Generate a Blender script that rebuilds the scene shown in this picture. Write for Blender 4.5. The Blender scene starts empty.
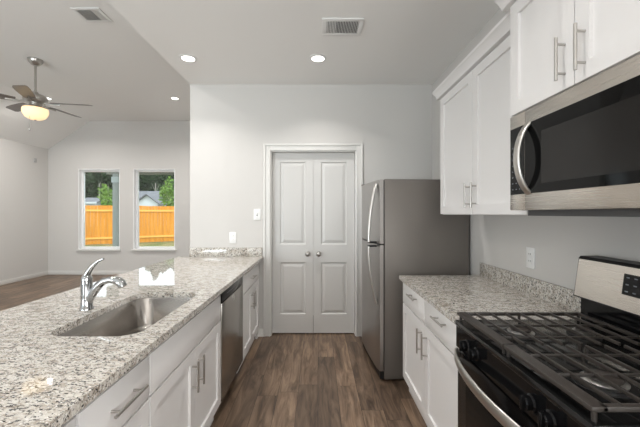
import bpy, bmesh, math, random
from mathutils import Vector, Matrix
C = bpy.context.scene
PI = math.pi
random.seed(7)
F = 330.0            # focal length in pixels of a 640 px wide frame

# ------------------------------------------------------------------ camera
cam_d = bpy.data.cameras.new('camera')
cam = bpy.data.objects.new('camera', cam_d)
C.collection.objects.link(cam)
cam.location = (0, 0, 1.37)
cam.rotation_euler = (PI/2, 0, 0)
cam_d.sensor_width = 36.0
cam_d.lens = F/640*36.0
cam_d.shift_x = 2/640
cam_d.clip_start = 0.02
cam_d.clip_end = 300
C.camera = cam

# ------------------------------------------------------------------ sky, sun, exposure
C.view_settings.view_transform = 'Standard'
C.view_settings.look = 'None'
C.view_settings.exposure = 0.20
C.view_settings.gamma = 1.0
C.view_settings.use_curve_mapping = False
w = bpy.data.worlds.new('sky'); C.world = w; w.use_nodes = True
bg = w.node_tree.nodes['Background']
bg.inputs[0].default_value = (0.86, 0.93, 1.0, 1); bg.inputs[1].default_value = 2.5
sd = bpy.data.lights.new('sun', 'SUN'); sd.energy = 1.3; sd.angle = 0.02; sd.color = (1, .95, .86)
so = bpy.data.objects.new('sun', sd); C.collection.objects.link(so)
so.rotation_euler = Vector((-0.55, 0.60, -0.95)).to_track_quat('-Z', 'Y').to_euler()
so.location = (8, -8, 15)
CAN_POWER = 5.6       # recessed lamps, kitchen
CAN_POWER_LIVING = 24.0
FILL = []               # added fill lamps, standing in for daylight from unseen openings
for (nm, lx, ly, lz, sx, sz, p, col, yaw) in (('fill_lamp_door', -3.9, -2.70, 1.15, 2.3, 2.0, 205.0, (.86, .94, 1.0), 0),
                                   ('fill_lamp_kitchen', 0.1, -2.70, 1.6, 1.5, 1.1, 24.0, (1, .96, .91), 0),
                                   ('fill_lamp_side', 1.18, -1.45, 1.45, 1.8, 1.4, 62.0, (1, .99, .98), PI/2)):
    l = bpy.data.lights.new(nm, 'AREA'); l.shape = 'RECTANGLE'; l.size = sx; l.size_y = sz; l.energy = p; l.color = col
    o = bpy.data.objects.new(nm, l); C.collection.objects.link(o); o.location = (lx, ly, lz)
    o.rotation_euler = (PI/2+(.95 if not yaw else .25), 0, yaw)      # fill aimed into the room and tilted up to brighten the ceiling

# ------------------------------------------------------------------ materials
def newmat(name):
    m = bpy.data.materials.new(name); m.use_nodes = True
    nt = m.node_tree; b = nt.nodes['Principled BSDF']
    return m, nt, b
def simple(name, col, rough=.5, metal=0.0, spec=.5, bump=0, bscale=200, coat=0):
    m, nt, b = newmat(name)
    b.inputs['Base Color'].default_value = (*col, 1); b.inputs['Roughness'].default_value = rough
    b.inputs['Metallic'].default_value = metal; b.inputs['Specular IOR Level'].default_value = spec
    b.inputs['Coat Weight'].default_value = coat
    if bump:
        tc = nt.nodes.new('ShaderNodeTexCoord'); n = nt.nodes.new('ShaderNodeTexNoise')
        n.inputs['Scale'].default_value = bscale; n.inputs['Detail'].default_value = 3
        bp = nt.nodes.new('ShaderNodeBump'); bp.inputs['Strength'].default_value = bump; bp.inputs['Distance'].default_value = .002
        nt.links.new(tc.outputs['Object'], n.inputs['Vector']); nt.links.new(n.outputs['Fac'], bp.inputs['Height'])
        nt.links.new(bp.outputs['Normal'], b.inputs['Normal'])
    return m
def emit(name, col, s):
    m, nt, b = newmat(name)
    b.inputs['Base Color'].default_value = (*col, 1)
    b.inputs['Emission Color'].default_value = (*col, 1); b.inputs['Emission Strength'].default_value = s
    return m
def brushed(name, col, rough=.3, axis='Z', amt=.03, metal=1.0):
    m, nt, b = newmat(name)
    b.inputs['Metallic'].default_value = metal
    tc = nt.nodes.new('ShaderNodeTexCoord'); mp = nt.nodes.new('ShaderNodeMapping')
    mp.inputs['Scale'].default_value = {'Z': (220, 220, 2), 'Y': (220, 2, 220), 'X': (2, 220, 220)}[axis]
    n = nt.nodes.new('ShaderNodeTexNoise'); n.inputs['Scale'].default_value = 1.5; n.inputs['Detail'].default_value = 2
    r = nt.nodes.new('ShaderNodeMapRange'); r.inputs['To Min'].default_value = rough-amt/2; r.inputs['To Max'].default_value = rough+amt/2
    mx = nt.nodes.new('ShaderNodeMix'); mx.data_type = 'RGBA'
    mx.inputs['A'].default_value = (*[c*.975 for c in col], 1); mx.inputs['B'].default_value = (*[min(1, c*1.02) for c in col], 1)
    nt.links.new(tc.outputs['Object'], mp.inputs['Vector']); nt.links.new(mp.outputs[0], n.inputs['Vector'])
    nt.links.new(n.outputs['Fac'], r.inputs['Value']); nt.links.new(r.outputs[0], b.inputs['Roughness'])
    nt.links.new(n.outputs['Fac'], mx.inputs['Factor']); nt.links.new(mx.outputs['Result'], b.inputs['Base Color'])
    return m
def ramp(nt, src, stops):
    r = nt.nodes.new('ShaderNodeValToRGB'); e = r.color_ramp.elements
    while len(e) < len(stops): e.new(.5)
    for i, (p, c) in enumerate(stops):
        e[i].position = p; e[i].color = (*c, 1) if len(c) == 3 else c
    nt.links.new(src, r.inputs['Fac']); return r
def noise(nt, vec, scale, detail=4, rough=.6, dist=0):
    n = nt.nodes.new('ShaderNodeTexNoise'); n.inputs['Scale'].default_value = scale; n.inputs['Detail'].default_value = detail
    n.inputs['Roughness'].default_value = rough; n.inputs['Distortion'].default_value = dist
    nt.links.new(vec, n.inputs['Vector']); return n
def mixc(nt, fac, a, b):
    mx = nt.nodes.new('ShaderNodeMix'); mx.data_type = 'RGBA'
    for k, v in (('Factor', fac), ('A', a), ('B', b)):
        if isinstance(v, tuple): mx.inputs[k].default_value = (*v, 1)
        elif isinstance(v, (int, float)): mx.inputs[k].default_value = v
        else: nt.links.new(v, mx.inputs[k])
    return mx.outputs['Result']
def granite():
    m, nt, b = newmat('speckled_granite')
    tc = nt.nodes.new('ShaderNodeTexCoord'); mp = nt.nodes.new('ShaderNodeMapping')
    mp.inputs['Rotation'].default_value = (0, 0, .5); mp.inputs['Scale'].default_value = (1.0, 1.7, 1.3)
    nt.links.new(tc.outputs['Object'], mp.inputs['Vector']); v = mp.outputs[0]
    base = ramp(nt, noise(nt, v, 22, 5, .65, .6).outputs['Fac'],
                [(.30, (.26, .22, .175)), (.42, (.44, .395, .34)), (.53, (.61, .575, .52)), (.72, (.70, .68, .64))])
    g = ramp(nt, noise(nt, v, 60, 4, .6, .8).outputs['Fac'], [(.565, (0, 0, 0)), (.605, (1, 1, 1))])
    c = mixc(nt, g.outputs[0], base.outputs[0], (.15, .145, .14))
    g2 = ramp(nt, noise(nt, v, 95, 3, .55, .4).outputs['Fac'], [(.58, (0, 0, 0)), (.61, (1, 1, 1))])
    c = mixc(nt, g2.outputs[0], c, (.03, .028, .028))
    g3 = ramp(nt, noise(nt, v, 130, 2, .5, .2).outputs['Fac'], [(.60, (0, 0, 0)), (.66, (1, 1, 1))])
    c = mixc(nt, g3.outputs[0], c, (.86, .85, .83))
    nt.links.new(c, b.inputs['Base Color']); b.inputs['Roughness'].default_value = .03
    return m
def planks():
    m, nt, b = newmat('brown_wood_planks')
    tc = nt.nodes.new('ShaderNodeTexCoord'); mp = nt.nodes.new('ShaderNodeMapping')
    mp.inputs['Rotation'].default_value = (0, 0, PI/2)
    nt.links.new(tc.outputs['Object'], mp.inputs['Vector'])
    br = nt.nodes.new('ShaderNodeTexBrick'); br.offset = 0; br.offset_frequency = 2
    br.inputs['Scale'].default_value = 1; br.inputs['Brick Width'].default_value = 1.22; br.inputs['Row Height'].default_value = .152
    br.inputs['Mortar Size'].default_value = .0016; br.inputs['Mortar Smooth'].default_value = .2
    br.inputs['Color1'].default_value = (0, 0, 0, 1); br.inputs['Color2'].default_value = (1, 1, 1, 1); br.inputs['Mortar'].default_value = (.5, .5, .5, 1)
    # every row of planks starts at its own random place
    sx = nt.nodes.new('ShaderNodeSeparateXYZ'); nt.links.new(mp.outputs[0], sx.inputs[0])
    def mth(op, a, b=None):
        q = nt.nodes.new('ShaderNodeMath'); q.operation = op; nt.links.new(a, q.inputs[0])
        if b is not None: q.inputs[1].default_value = b
        return q.outputs[0]
    wn_ = nt.nodes.new('ShaderNodeTexWhiteNoise'); wn_.noise_dimensions = '1D'
    nt.links.new(mth('FLOOR', mth('DIVIDE', sx.outputs[1], .152)), wn_.inputs['W'])
    ad = nt.nodes.new('ShaderNodeMath'); nt.links.new(mth('MULTIPLY', wn_.outputs['Value'], 1.22), ad.inputs[0]); nt.links.new(sx.outputs[0], ad.inputs[1])
    cx = nt.nodes.new('ShaderNodeCombineXYZ'); nt.links.new(ad.outputs[0], cx.inputs[0]); nt.links.new(sx.outputs[1], cx.inputs[1])
    nt.links.new(cx.outputs[0], br.inputs['Vector'])
    # shift grain per plank
    cmb = nt.nodes.new('ShaderNodeVectorMath'); cmb.operation = 'MULTIPLY_ADD'
    cmb.inputs[1].default_value = (7, 7, 7)
    nt.links.new(br.outputs['Color'], cmb.inputs[0]); nt.links.new(mp.outputs[0], cmb.inputs[2])
    st = nt.nodes.new('ShaderNodeMapping'); st.inputs['Scale'].default_value = (1.1, 8, 1)
    nt.links.new(cmb.outputs[0], st.inputs['Vector'])
    gr = noise(nt, st.outputs[0], 2.2, 8, .62, .9)
    st2 = nt.nodes.new('ShaderNodeMapping'); st2.inputs['Scale'].default_value = (3, 60, 1)
    nt.links.new(cmb.outputs[0], st2.inputs['Vector'])
    fine = noise(nt, st2.outputs[0], 2.0, 4, .6, .3)
    base = ramp(nt, gr.outputs['Fac'], [(.28, (.052, .034, .023)), (.43, (.125, .083, .056)), (.57, (.22, .152, .104)), (.76, (.33, .238, .165))])
    tint = mixc(nt, br.outputs['Color'], (.66, .64, .63), (1.30, 1.27, 1.22))
    mul = nt.nodes.new('ShaderNodeMix'); mul.data_type = 'RGBA'; mul.blend_type = 'MULTIPLY'; mul.inputs['Factor'].default_value = 1
    nt.links.new(base.outputs[0], mul.inputs['A']); nt.links.new(tint, mul.inputs['B'])
    fr = ramp(nt, fine.outputs['Fac'], [(.35, (.84, .84, .84)), (.6, (1.0, 1.0, 1.0))])
    mul2 = nt.nodes.new('ShaderNodeMix'); mul2.data_type = 'RGBA'; mul2.blend_type = 'MULTIPLY'; mul2.inputs['Factor'].default_value = 1
    nt.links.new(mul.outputs['Result'], mul2.inputs['A']); nt.links.new(fr.outputs[0], mul2.inputs['B'])
    c = mixc(nt, br.outputs['Fac'], mul2.outputs['Result'], (.03, .02, .015))
    nt.links.new(c, b.inputs['Base Color']); b.inputs['Roughness'].default_value = .38
    bp = nt.nodes.new('ShaderNodeBump'); bp.inputs['Strength'].default_value = .15; bp.inputs['Distance'].default_value = .002
    nt.links.new(gr.outputs['Fac'], bp.inputs['Height']); nt.links.new(bp.outputs[0], b.inputs['Normal'])
    return m
def fence_wood():
    m, nt, b = newmat('golden_fence_wood')
    tc = nt.nodes.new('ShaderNodeTexCoord'); st = nt.nodes.new('ShaderNodeMapping'); st.inputs['Scale'].default_value = (8, 8, .7)
    nt.links.new(tc.outputs['Object'], st.inputs['Vector'])
    r = ramp(nt, noise(nt, st.outputs[0], 1.0, 4, .6).outputs['Fac'], [(.3, (.52, .185, .012)), (.7, (.74, .30, .028))])
    nt.links.new(r.outputs[0], b.inputs['Base Color']); b.inputs['Roughness'].default_value = .8
    return m
def two_tone(name, a, c2, scale, rough=.9, lo=.4, hi=.6):
    m, nt, b = newmat(name)
    tc = nt.nodes.new('ShaderNodeTexCoord')
    r = ramp(nt, noise(nt, tc.outputs['Object'], scale, 4, .6).outputs['Fac'], [(lo, a), (hi, c2)])
    nt.links.new(r.outputs[0], b.inputs['Base Color']); b.inputs['Roughness'].default_value = rough
    return m
def window_glass(name):
    m, nt, b = newmat(name); out = nt.nodes['Material Output']
    nt.nodes.remove(b)
    t = nt.nodes.new('ShaderNodeBsdfTransparent'); t.inputs[0].default_value = (.94, .97, .96, 1)
    g = nt.nodes.new('ShaderNodeBsdfGlossy'); g.inputs['Roughness'].default_value = .02
    fr = nt.nodes.new('ShaderNodeFresnel'); fr.inputs['IOR'].default_value = 1.45
    mx = nt.nodes.new('ShaderNodeMixShader')
    nt.links.new(fr.outputs[0], mx.inputs[0]); nt.links.new(t.outputs[0], mx.inputs[1]); nt.links.new(g.outputs[0], mx.inputs[2])
    nt.links.new(mx.outputs[0], out.inputs['Surface'])
    return m
M = dict(
    wall=simple('greige_wall_paint', (.615, .598, .575), .75, spec=.25, bump=.12, bscale=160),
    ceil=simple('flat_ceiling_paint', (.84, .83, .81), .85, spec=.2, bump=.15, bscale=140),
    trim=simple('white_trim_paint', (.70, .69, .665), .38),
    cab=simple('white_cabinet_paint', (.80, .785, .775), .36),
    vinyl=simple('daylit_window_vinyl', (.88, .88, .88), .35),  # window frames and jambs whitened, daylight put into the colour
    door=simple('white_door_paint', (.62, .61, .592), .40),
    plastic=simple('white_plastic', (.82, .82, .81), .35),
    slot=simple('dark_slot', (.05, .05, .05), .6),
    granite=granite(), floor=planks(),
    steel=brushed('brushed_steel', (.70, .66, .61), .27, 'Y'),
    steelv=brushed('brushed_steel_vertical', (.44, .415, .385), .24, 'Z'),
    sink=brushed('satin_sink_steel', (.41, .385, .36), .20, 'Y', .04),
    fridge_door=brushed('fridge_door_steel', (.42, .40, .385), .34, 'Z', .06),
    fridge_side=simple('grey_fridge_side', (.20, .18, .163), .42, 0.35, bump=.1, bscale=500),
    nickel=simple('satin_nickel', (.50, .48, .455), .30, 1.0),
    handle=simple('pale_satin_steel', (.62, .60, .57), .33, 1.0),
    chrome=simple('polished_chrome', (.42, .425, .43), .06, 1.0),
    black=simple('black_enamel', (.005, .005, .0055), .10, spec=.2),
    deck=simple('glossy_black_deck', (.008, .008, .008), .14, spec=.55),
    blackm=simple('black_matte', (.009, .009, .0095), .45, spec=.3),
    iron=simple('cast_iron', (.038, .032, .028), .36, spec=.5, bump=.2, bscale=400),
    glass=simple('dark_oven_glass', (.006, .006, .006), .06, spec=.12),
    mglass=simple('microwave_window', (.018, .017, .016), .12, spec=.18),
    alu=simple('burner_aluminium', (.60, .59, .57), .32, 1.0),
    vent=simple('white_vent_metal', (.76, .755, .74), .5),
    ventdark=simple('vent_shadow', (.12, .12, .12), .8),
    lens=emit('lamp_lens', (1, .97, .92), 3.5),
    bowl=emit('amber_glass_bowl', (1.0, .74, .43), .75),
    fanm=simple('fan_nickel', (.50, .485, .46), .28, 1.0),
    blade=simple('dark_fan_blade', (.16, .14, .13), .35),
    pane=window_glass('clear_window_glass'),
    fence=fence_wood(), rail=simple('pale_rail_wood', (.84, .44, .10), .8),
    lawn=two_tone('dry_grass', (.10, .13, .03), (.24, .20, .085), 1.6),
    hwall=simple('white_siding', (.55, .57, .60), .8),
    hroof=two_tone('grey_shingles', (.12, .12, .135), (.17, .17, .185), 8),
    leafd=two_tone('dark_leaves', (.008, .022, .007), (.024, .055, .014), 1.2),
    leafb=two_tone('bright_leaves', (.08, .17, .02), (.17, .29, .045), 2.0),
    bark=simple('pale_bark', (.26, .24, .21), .9),
    post=simple('grey_green_post', (.28, .295, .27), .7),
    postcap=simple('pale_post_trim', (.42, .46, .45), .7),
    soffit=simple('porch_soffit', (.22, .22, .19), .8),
    mark=simple('pale_print', (.20, .21, .23), .5),
)

# ------------------------------------------------------------------ mesh helpers
ORG = {}
class MB:
    def __init__(s): s.bm = bmesh.new(); s.round = True
    def box(s, x0, x1, y0, y1, z0, z1, bev=0):
        s.round = False
        x0, x1 = sorted((x0, x1)); y0, y1 = sorted((y0, y1)); z0, z1 = sorted((z0, z1))
        r = bmesh.ops.create_cube(s.bm, size=1, matrix=Matrix.Translation(((x0+x1)/2, (y0+y1)/2, (z0+z1)/2)) @ Matrix.Diagonal((x1-x0, y1-y0, z1-z0, 1)))
        if bev:
            es = list({e for v in r['verts'] for e in v.link_edges})
            bmesh.ops.bevel(s.bm, geom=es, offset=bev, segments=2, affect='EDGES', profile=.5)
        return s
    def prism(s, pts, vec):
        """closed polygon pts (3D) extruded by vec"""
        s.round = False
        vec = Vector(vec); a = [s.bm.verts.new(p) for p in pts]; b = [s.bm.verts.new(Vector(p)+vec) for p in pts]
        n = len(pts)
        fs = [s.bm.faces.new(a[::-1]), s.bm.faces.new(b)]
        for i in range(n): fs.append(s.bm.faces.new((a[i], a[(i+1) % n], b[(i+1) % n], b[i])))
        bmesh.ops.recalc_face_normals(s.bm, faces=fs)
        return s
    def tube(s, pts, r, n=16, ry=None, up=None):
        """round (or elliptical, with ry) sweep along points; r may be a list"""
        pts = [Vector(p) for p in pts]; m = len(pts); rs = r if isinstance(r, (list, tuple)) else [r]*m
        rys = ry if isinstance(ry, (list, tuple)) else [ry]*m if ry else rs
        rings = []; prev = None
        for i, p in enumerate(pts):
            t = (pts[min(i+1, m-1)]-pts[max(i-1, 0)]).normalized()
            if up is not None: u = Vector(up)
            else: u = prev if prev is not None else (Vector((0, 0, 1)) if abs(t.z) < .9 else Vector((1, 0, 0)))
            u = (u-t*u.dot(t)).normalized(); prev = u; v = t.cross(u)
            rings.append([s.bm.verts.new(p+u*math.cos(2*PI*k/n)*rs[i]+v*math.sin(2*PI*k/n)*rys[i]) for k in range(n)])
        fs = []
        for a, b in zip(rings, rings[1:]):
            for k in range(n): fs.append(s.bm.faces.new((a[k], a[(k+1) % n], b[(k+1) % n], b[k])))
        fs.append(s.bm.faces.new(rings[0][::-1])); fs.append(s.bm.faces.new(rings[-1]))
        bmesh.ops.recalc_face_normals(s.bm, faces=fs)
        return s
    def lathe(s, prof, c, axis='Z', n=28, sc=(1, 1)):
        """prof: list of (radius, height) from one pole to the other"""
        c = Vector(c); rings = []; fs = []
        def pt(r, h, k):
            a = 2*PI*k/n; p, q = r*math.cos(a)*sc[0], r*math.sin(a)*sc[1]
            return c+{'Z': Vector((p, q, h)), 'X': Vector((h, p, q)), 'Y': Vector((p, h, q))}[axis]
        for r, h in prof:
            rings.append([s.bm.verts.new(pt(0, h, 0))] if r < 1e-6 else [s.bm.verts.new(pt(r, h, k)) for k in range(n)])
        for a, b in zip(rings, rings[1:]):
            for k in range(n):
                k2 = (k+1) % n
                if len(a) == 1 and len(b) == 1: continue
                if len(a) == 1: fs.append(s.bm.faces.new((a[0], b[k], b[k2])))
                elif len(b) == 1: fs.append(s.bm.faces.new((a[k], a[k2], b[0])))
                else: fs.append(s.bm.faces.new((a[k], a[k2], b[k2], b[k])))
        if len(rings[0]) > 1 and len(rings[-1]) > 1 and prof[0] != prof[-1]:
            fs.append(s.bm.faces.new(rings[0][::-1])); fs.append(s.bm.faces.new(rings[-1]))
        bmesh.ops.recalc_face_normals(s.bm, faces=fs)
        return s
    def build(s, name, mat, parent=None, loc=None, ang=None):
        if ang is None: ang = 50 if s.round else 27
        me = bpy.data.meshes.new(name)
        off = ORG[parent.name] if parent is not None else Vector(loc) if loc is not None else Vector((0, 0, 0))
        bmesh.ops.translate(s.bm, verts=s.bm.verts, vec=-off)
        s.bm.to_mesh(me); s.bm.free(); me.materials.append(mat)
        for p in me.polygons: p.use_smooth = True
        me.set_sharp_from_angle(angle=math.radians(ang))
        o = bpy.data.objects.new(name, me); C.collection.objects.link(o)
        if parent is not None: o.parent = parent
        else: o.location = off
        ORG[o.name] = off
        return o
def tag(o, label, cat, group=None, kind=None):
    o['label'] = label; o['category'] = cat
    if group: o['group'] = group
    if kind: o['kind'] = kind
    return o
def thing(name, label, cat, loc, group=None):
    o = bpy.data.objects.new(name, None); C.collection.objects.link(o); o.location = loc; o.empty_display_size = .1
    ORG[o.name] = Vector(loc); return tag(o, label, cat, group)
def struct(o, label=None):
    o['kind'] = 'structure'
    if label: o['label'] = label
    return o
def B(*a, **k): return MB().box(*a, **k)

# ------------------------------------------------------------------ room shell
YW, YF, YN = 3.69, 7.40, -2.80            # kitchen end wall, living-room far wall, wall behind the camera
XR, XL, XE = 1.275, -6.05, -1.43          # right wall, left wall, free end of the kitchen wall
ZK, ZL = 2.812, 3.45                      # kitchen ceiling, living-room ceiling
struct(B(XL-.15, XR+.15, YN-.15, YF+.15, -.12, 0).build('floor', M['floor']), 'dark brown wood plank floor')
struct(B(XE, XR+.15, YN-.15, YW+.12, ZK, ZL+.12).build('ceiling', M['ceil']), 'flat grey-white kitchen ceiling')
c = MB(); c.prism([(XL-.15, YN-.15, ZK), (XL, YN-.15, ZK), (-5.11, YN-.15, ZL), (XE, YN-.15, ZL), (XE, YN-.15, ZL+.15), (XL-.15, YN-.15, ZL+.15)], (0, YF-YN+.30, 0))
struct(c.build('ceiling_living', M['ceil'], ang=10), 'raised living room ceiling with a slope down to the left wall')
wr = MB(); wr.box(XR, XR+.15, -.5, YF+.15, 0, ZK); wr.box(XR, XR+.15, YN, -2.4, 0, ZK); wr.box(XR, XR+.15, -2.4, -.5, 0, .7); wr.box(XR, XR+.15, -2.4, -.5, 2.2, ZK)
struct(wr.build('wall_right', M['wall']), 'kitchen wall behind the range and upper cabinets')
# kitchen end wall, with the pantry opening
DX0, DX1, DZ = -.522, .415, 2.062
wl = MB(); wl.box(XE, DX0-.012, YW, YW+.12, 0, ZK); wl.box(DX1+.012, XR, YW, YW+.12, 0, ZK); wl.box(DX0-.012, DX1+.012, YW, YW+.12, DZ+.012, ZK)
struct(wl.build('wall_back', M['wall']), 'kitchen end wall around the pantry doors')
struct(B(XE, XE+.12, YW+.12, YF, 0, ZL).build('wall_pantry', M['wall']), 'living room side of the pantry')
struct(B(XE+.12, XR, YW+.75, YW+.80, 0, ZK).build('wall_pantry_inner', M['wall']), 'wall inside the pantry')
struct(B(XL-.15, XL, YN, YF+.15, 0, ZK).build('wall_left', M['wall']), 'long living room wall on the left')
# far living room wall with two windows
WIN = [(-5.37, -4.445), (-4.137, -3.207)]; WZ0, WZ1 = .562, 2.368
wf = MB(); T = .15
xs = [XL, WIN[0][0], WIN[0][1], WIN[1][0], WIN[1][1], XE+.12]
for i in range(5):
    if i in (1, 3):
        wf.box(xs[i], xs[i+1], YF, YF+T, 0, WZ0); wf.box(xs[i], xs[i+1], YF, YF+T, WZ1, ZL)
    else: wf.box(xs[i], xs[i+1], YF, YF+T, 0, ZL)
struct(wf.build('wall_far', M['wall']), 'living room wall with two tall windows')
# wall behind the camera: openings for an added glazed door and an added window
wn = MB(); t0, t1 = YN-.15, YN
wn.box(XL, -5.1, t0, t1, 0, ZL); wn.box(-5.1, -2.7, t0, t1, 2.2, ZL); wn.box(-2.7, -.7, t0, t1, 0, ZL)
wn.box(-.7, .9, t0, t1, 0, 1.0); wn.box(-.7, .9, t0, t1, 2.2, ZL); wn.box(.9, XR, t0, t1, 0, ZL)
struct(wn.build('wall_near', M['wall']), 'wall behind the camera')
def frame_win(n, x0, x1, z0, z1, yo, yi, fw=.055):
    f = MB(); f.box(x0, x0+fw, yo, yi, z0, z1); f.box(x1-fw, x1, yo, yi, z0, z1); f.box(x0+fw, x1-fw, yo, yi, z0, z0+fw); f.box(x0+fw, x1-fw, yo, yi, z1-fw, z1)
    o = struct(f.build('window_%d' % n, M['vinyl']), None)
    B(x0+fw, x1-fw, (yo+yi)/2-.003, (yo+yi)/2+.003, z0+fw, z1-fw).build('pane', M['pane'], o)
    return o
for i, (a, b_) in enumerate(WIN):
    o = frame_win(i+1, a, b_, WZ0, WZ1, YF+.085, YF+.135)
    o['label'] = ['left window of the living room with a post outside', 'right window of the living room nearer the kitchen wall'][i]
    # white jamb lining and stool
    j = MB(); j.box(a-.002, a+.012, YF-.004, YF+.085, WZ0, WZ1); j.box(b_-.012, b_+.002, YF-.004, YF+.085, WZ0, WZ1); j.box(a, b_, YF-.004, YF+.085, WZ1-.012, WZ1+.002)
    j.build('jamb', M['vinyl'], o)
    B(a-.03, b_+.03, YF-.045, YF+.085, WZ0-.025, WZ0+.006, bev=.004).build('sill', M['trim'], o)
frame_win(3, -5.1, -2.7, .02, 2.2, t0+.03, t0+.08, .07)['label'] = 'unseen glazed patio door added behind the camera for light'  # this and the next two openings are added beside the fill lamps, unseen
frame_win(4, -.7, .9, 1.0, 2.2, t0+.03, t0+.08, .06)['label'] = 'unseen kitchen window added behind the camera for light'
wr = MB(); wr.box(XR+.05, XR+.10, -2.4, -2.34, .7, 2.2); wr.box(XR+.05, XR+.10, -.56, -.5, .7, 2.2); wr.box(XR+.05, XR+.10, -2.34, -.56, .7, .76); wr.box(XR+.05, XR+.10, -2.34, -.56, 2.14, 2.2)
w5 = struct(wr.build('window_5', M['trim']), 'unseen side window added behind the camera for light'); B(XR+.072, XR+.078, -2.34, -.56, .76, 2.14).build('pane', M['pane'], w5)
# baseboards
def bb(n, x0, x1, y0, y1):
    m = B(x0, x1, y0, y1, 0, .085, bev=.004); struct(m.build(n, M['trim']))
bb('baseboard_far', XL+.014, XE, YF-.014, YF); bb('baseboard_left', XL, XL+.014, YN, YF); bb('baseboard_back', .508, XR-.002, YW-.014, YW)
bb('baseboard_pantry', XE-.014, XE, YW, YF-.015)
b0 = MB(); b0.box(-.684, -.604, YW-.016, YW, 0, .085, bev=.004); b0.box(-.684, -.604, YW-.030, YW-.016, 0, .022, bev=.004); struct(b0.build('baseboard_short', M['trim']))
# knee wall behind the peninsula cabinets
struct(B(-1.375, -1.265, .25, YW, 0, .858).build('wall_peninsula', M['wall']), 'low wall carrying the bar overhang of the peninsula')

# pantry casing and the double doors
cs = MB(); cw = .075
def casing_board(x0, x1, z0, z1, inner):       # board with a raised outer bead
    cs.box(x0, x1, YW-.012, YW, z0, z1, bev=.003)
ox0, ox1, oz = DX0-.010-cw, DX1+.010+cw, DZ+.010+cw
cs.box(ox0, DX0-.010, YW-.012, YW, 0, oz, bev=.002); cs.box(DX1+.010, ox1, YW-.012, YW, 0, oz, bev=.002); cs.box(DX0-.010, DX1+.010, YW-.012, YW, DZ+.010, oz, bev=.002)
cs.box(ox0, ox0+.022, YW-.022, YW-.012, 0, oz, bev=.004); cs.box(ox1-.022, ox1, YW-.022, YW-.012, 0, oz, bev=.004); cs.box(ox0+.022, ox1-.022, YW-.022, YW-.012, oz-.022, oz, bev=.004)
cs.box(DX0-.028, DX0-.012, YW-.017, YW-.012, 0, DZ+.028, bev=.002); cs.box(DX1+.012, DX1+.028, YW-.017, YW-.012, 0, DZ+.028, bev=.002); cs.box(DX0-.012, DX1+.012, YW-.017, YW-.012, DZ+.012, DZ+.028, bev=.002)
struct(cs.build('trim_1', M['trim']), 'white casing around the pantry doors')
jm = MB(); jm.box(DX0-.012, DX0, YW, YW+.12, 0, DZ+.012); jm.box(DX1, DX1+.012, YW, YW+.12, 0, DZ+.012); jm.box(DX0, DX1, YW, YW+.12, DZ, DZ+.012)
struct(jm.build('trim_2', M['trim']), 'white jamb lining the pantry doorway')
def raised_panel(mb, x0, x1, z0, z1, y):
    """moulded panel: groove around a raised field, seen from -y"""
    bm = mb.bm
    def loop(i, d): return [bm.verts.new(p) for p in ((x0+i, y+d, z0+i), (x1-i, y+d, z0+i), (x1-i, y+d, z1-i), (x0+i, y+d, z1-i))]
    ls = [loop(0, 0), loop(.010, .010), loop(.020, .010), loop(.048, .002)]
    for a, b in zip(ls, ls[1:]):
        for k in range(4): bm.faces.new((a[k], a[(k+1) % 4], b[(k+1) % 4], b[k]))
    bm.faces.new(ls[-1])
def leaf(n, x0, x1, knob_x, label):
    y0, y1 = YW+.062, YW+.097; z0, z1 = .012, DZ-.003
    d = MB(); wdt = x1-x0
    st = .085
    pz = [(.225, .815), (1.018, 1.955)]
    # face boards around the panels
    d.box(x0, x0+st, y0, y1, z0, z1); d.box(x1-st, x1, y0, y1, z0, z1)
    zs = [z0, pz[0][0], pz[0][1], pz[1][0], pz[1][1], z1]
    for k in (0, 2, 4): d.box(x0+st, x1-st, y0, y1, zs[k], zs[k+1])
    for a, b in pz:
        raised_panel(d, x0+st, x1-st, a, b, y0); d.box(x0+st, x1-st, y0+.018, y1, a, b)
    bmesh.ops.recalc_face_normals(d.bm, faces=d.bm.faces)
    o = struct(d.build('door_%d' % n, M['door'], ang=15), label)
    k = MB(); k.lathe([(0, 0), (.027, 0), (.027, -.006), (.022, -.009), (.011, -.012), (.011, -.030), (.020, -.036), (.0265, -.046), (.0265, -.056), (.020, -.064), (.010, -.068), (0, -.069)], (knob_x, y0, .914), 'Y')
    ob = k.build('door_knob', M['nickel'], o); ob['label'] = 'satin nickel door knob'
mid = (DX0+DX1)/2
leaf(1, DX0+.003, mid-.0015, mid-.060, 'left white two-panel pantry door'); leaf(2, mid+.0015, DX1-.003, mid+.062, 'right white two-panel pantry door')

# ------------------------------------------------------------------ outdoors
GZ = -.20
struct(B(-70, 30, YF+.16, 90, GZ-.2, GZ).build('lawn', M['lawn']), 'patchy grass yard')
P1, P2 = Vector((-11.7, 16.3, 0)), Vector((-8.5, 18.3, 0))
dv = (P2-P1).normalized(); nv = Vector((dv.y, -dv.x, 0))        # nv points back to the house
fence = thing('wooden_fence', 'golden privacy fence of upright boards across the yard', 'fence', (*(P1-dv*6).xy, GZ))
fang = math.atan2(dv.y, dv.x)
LEN = 20.0; n = int(LEN/.145)
for k in range(n // 1):
    pass
boards = MB()
for k in range(n):
    h = 1.98+random.uniform(-.008, .008); y = random.uniform(-.003, .003)
    boards.box(k*.145+.002, k*.145+.141, -.010+y, .010+y, 0.02, h)
def local(mb, name, mat, parent):
    """geometry already in the parent's own axes"""
    for v in mb.bm.verts: v.co += ORG[parent.name]
    return mb.build(name, mat, parent)
local(boards, 'boards', M['fence'], fence)
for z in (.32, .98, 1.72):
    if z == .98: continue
    local(MB().box(0, LEN, -.058, -.012, z-.045, z+.045), 'rail', M['rail'], fence)
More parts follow.
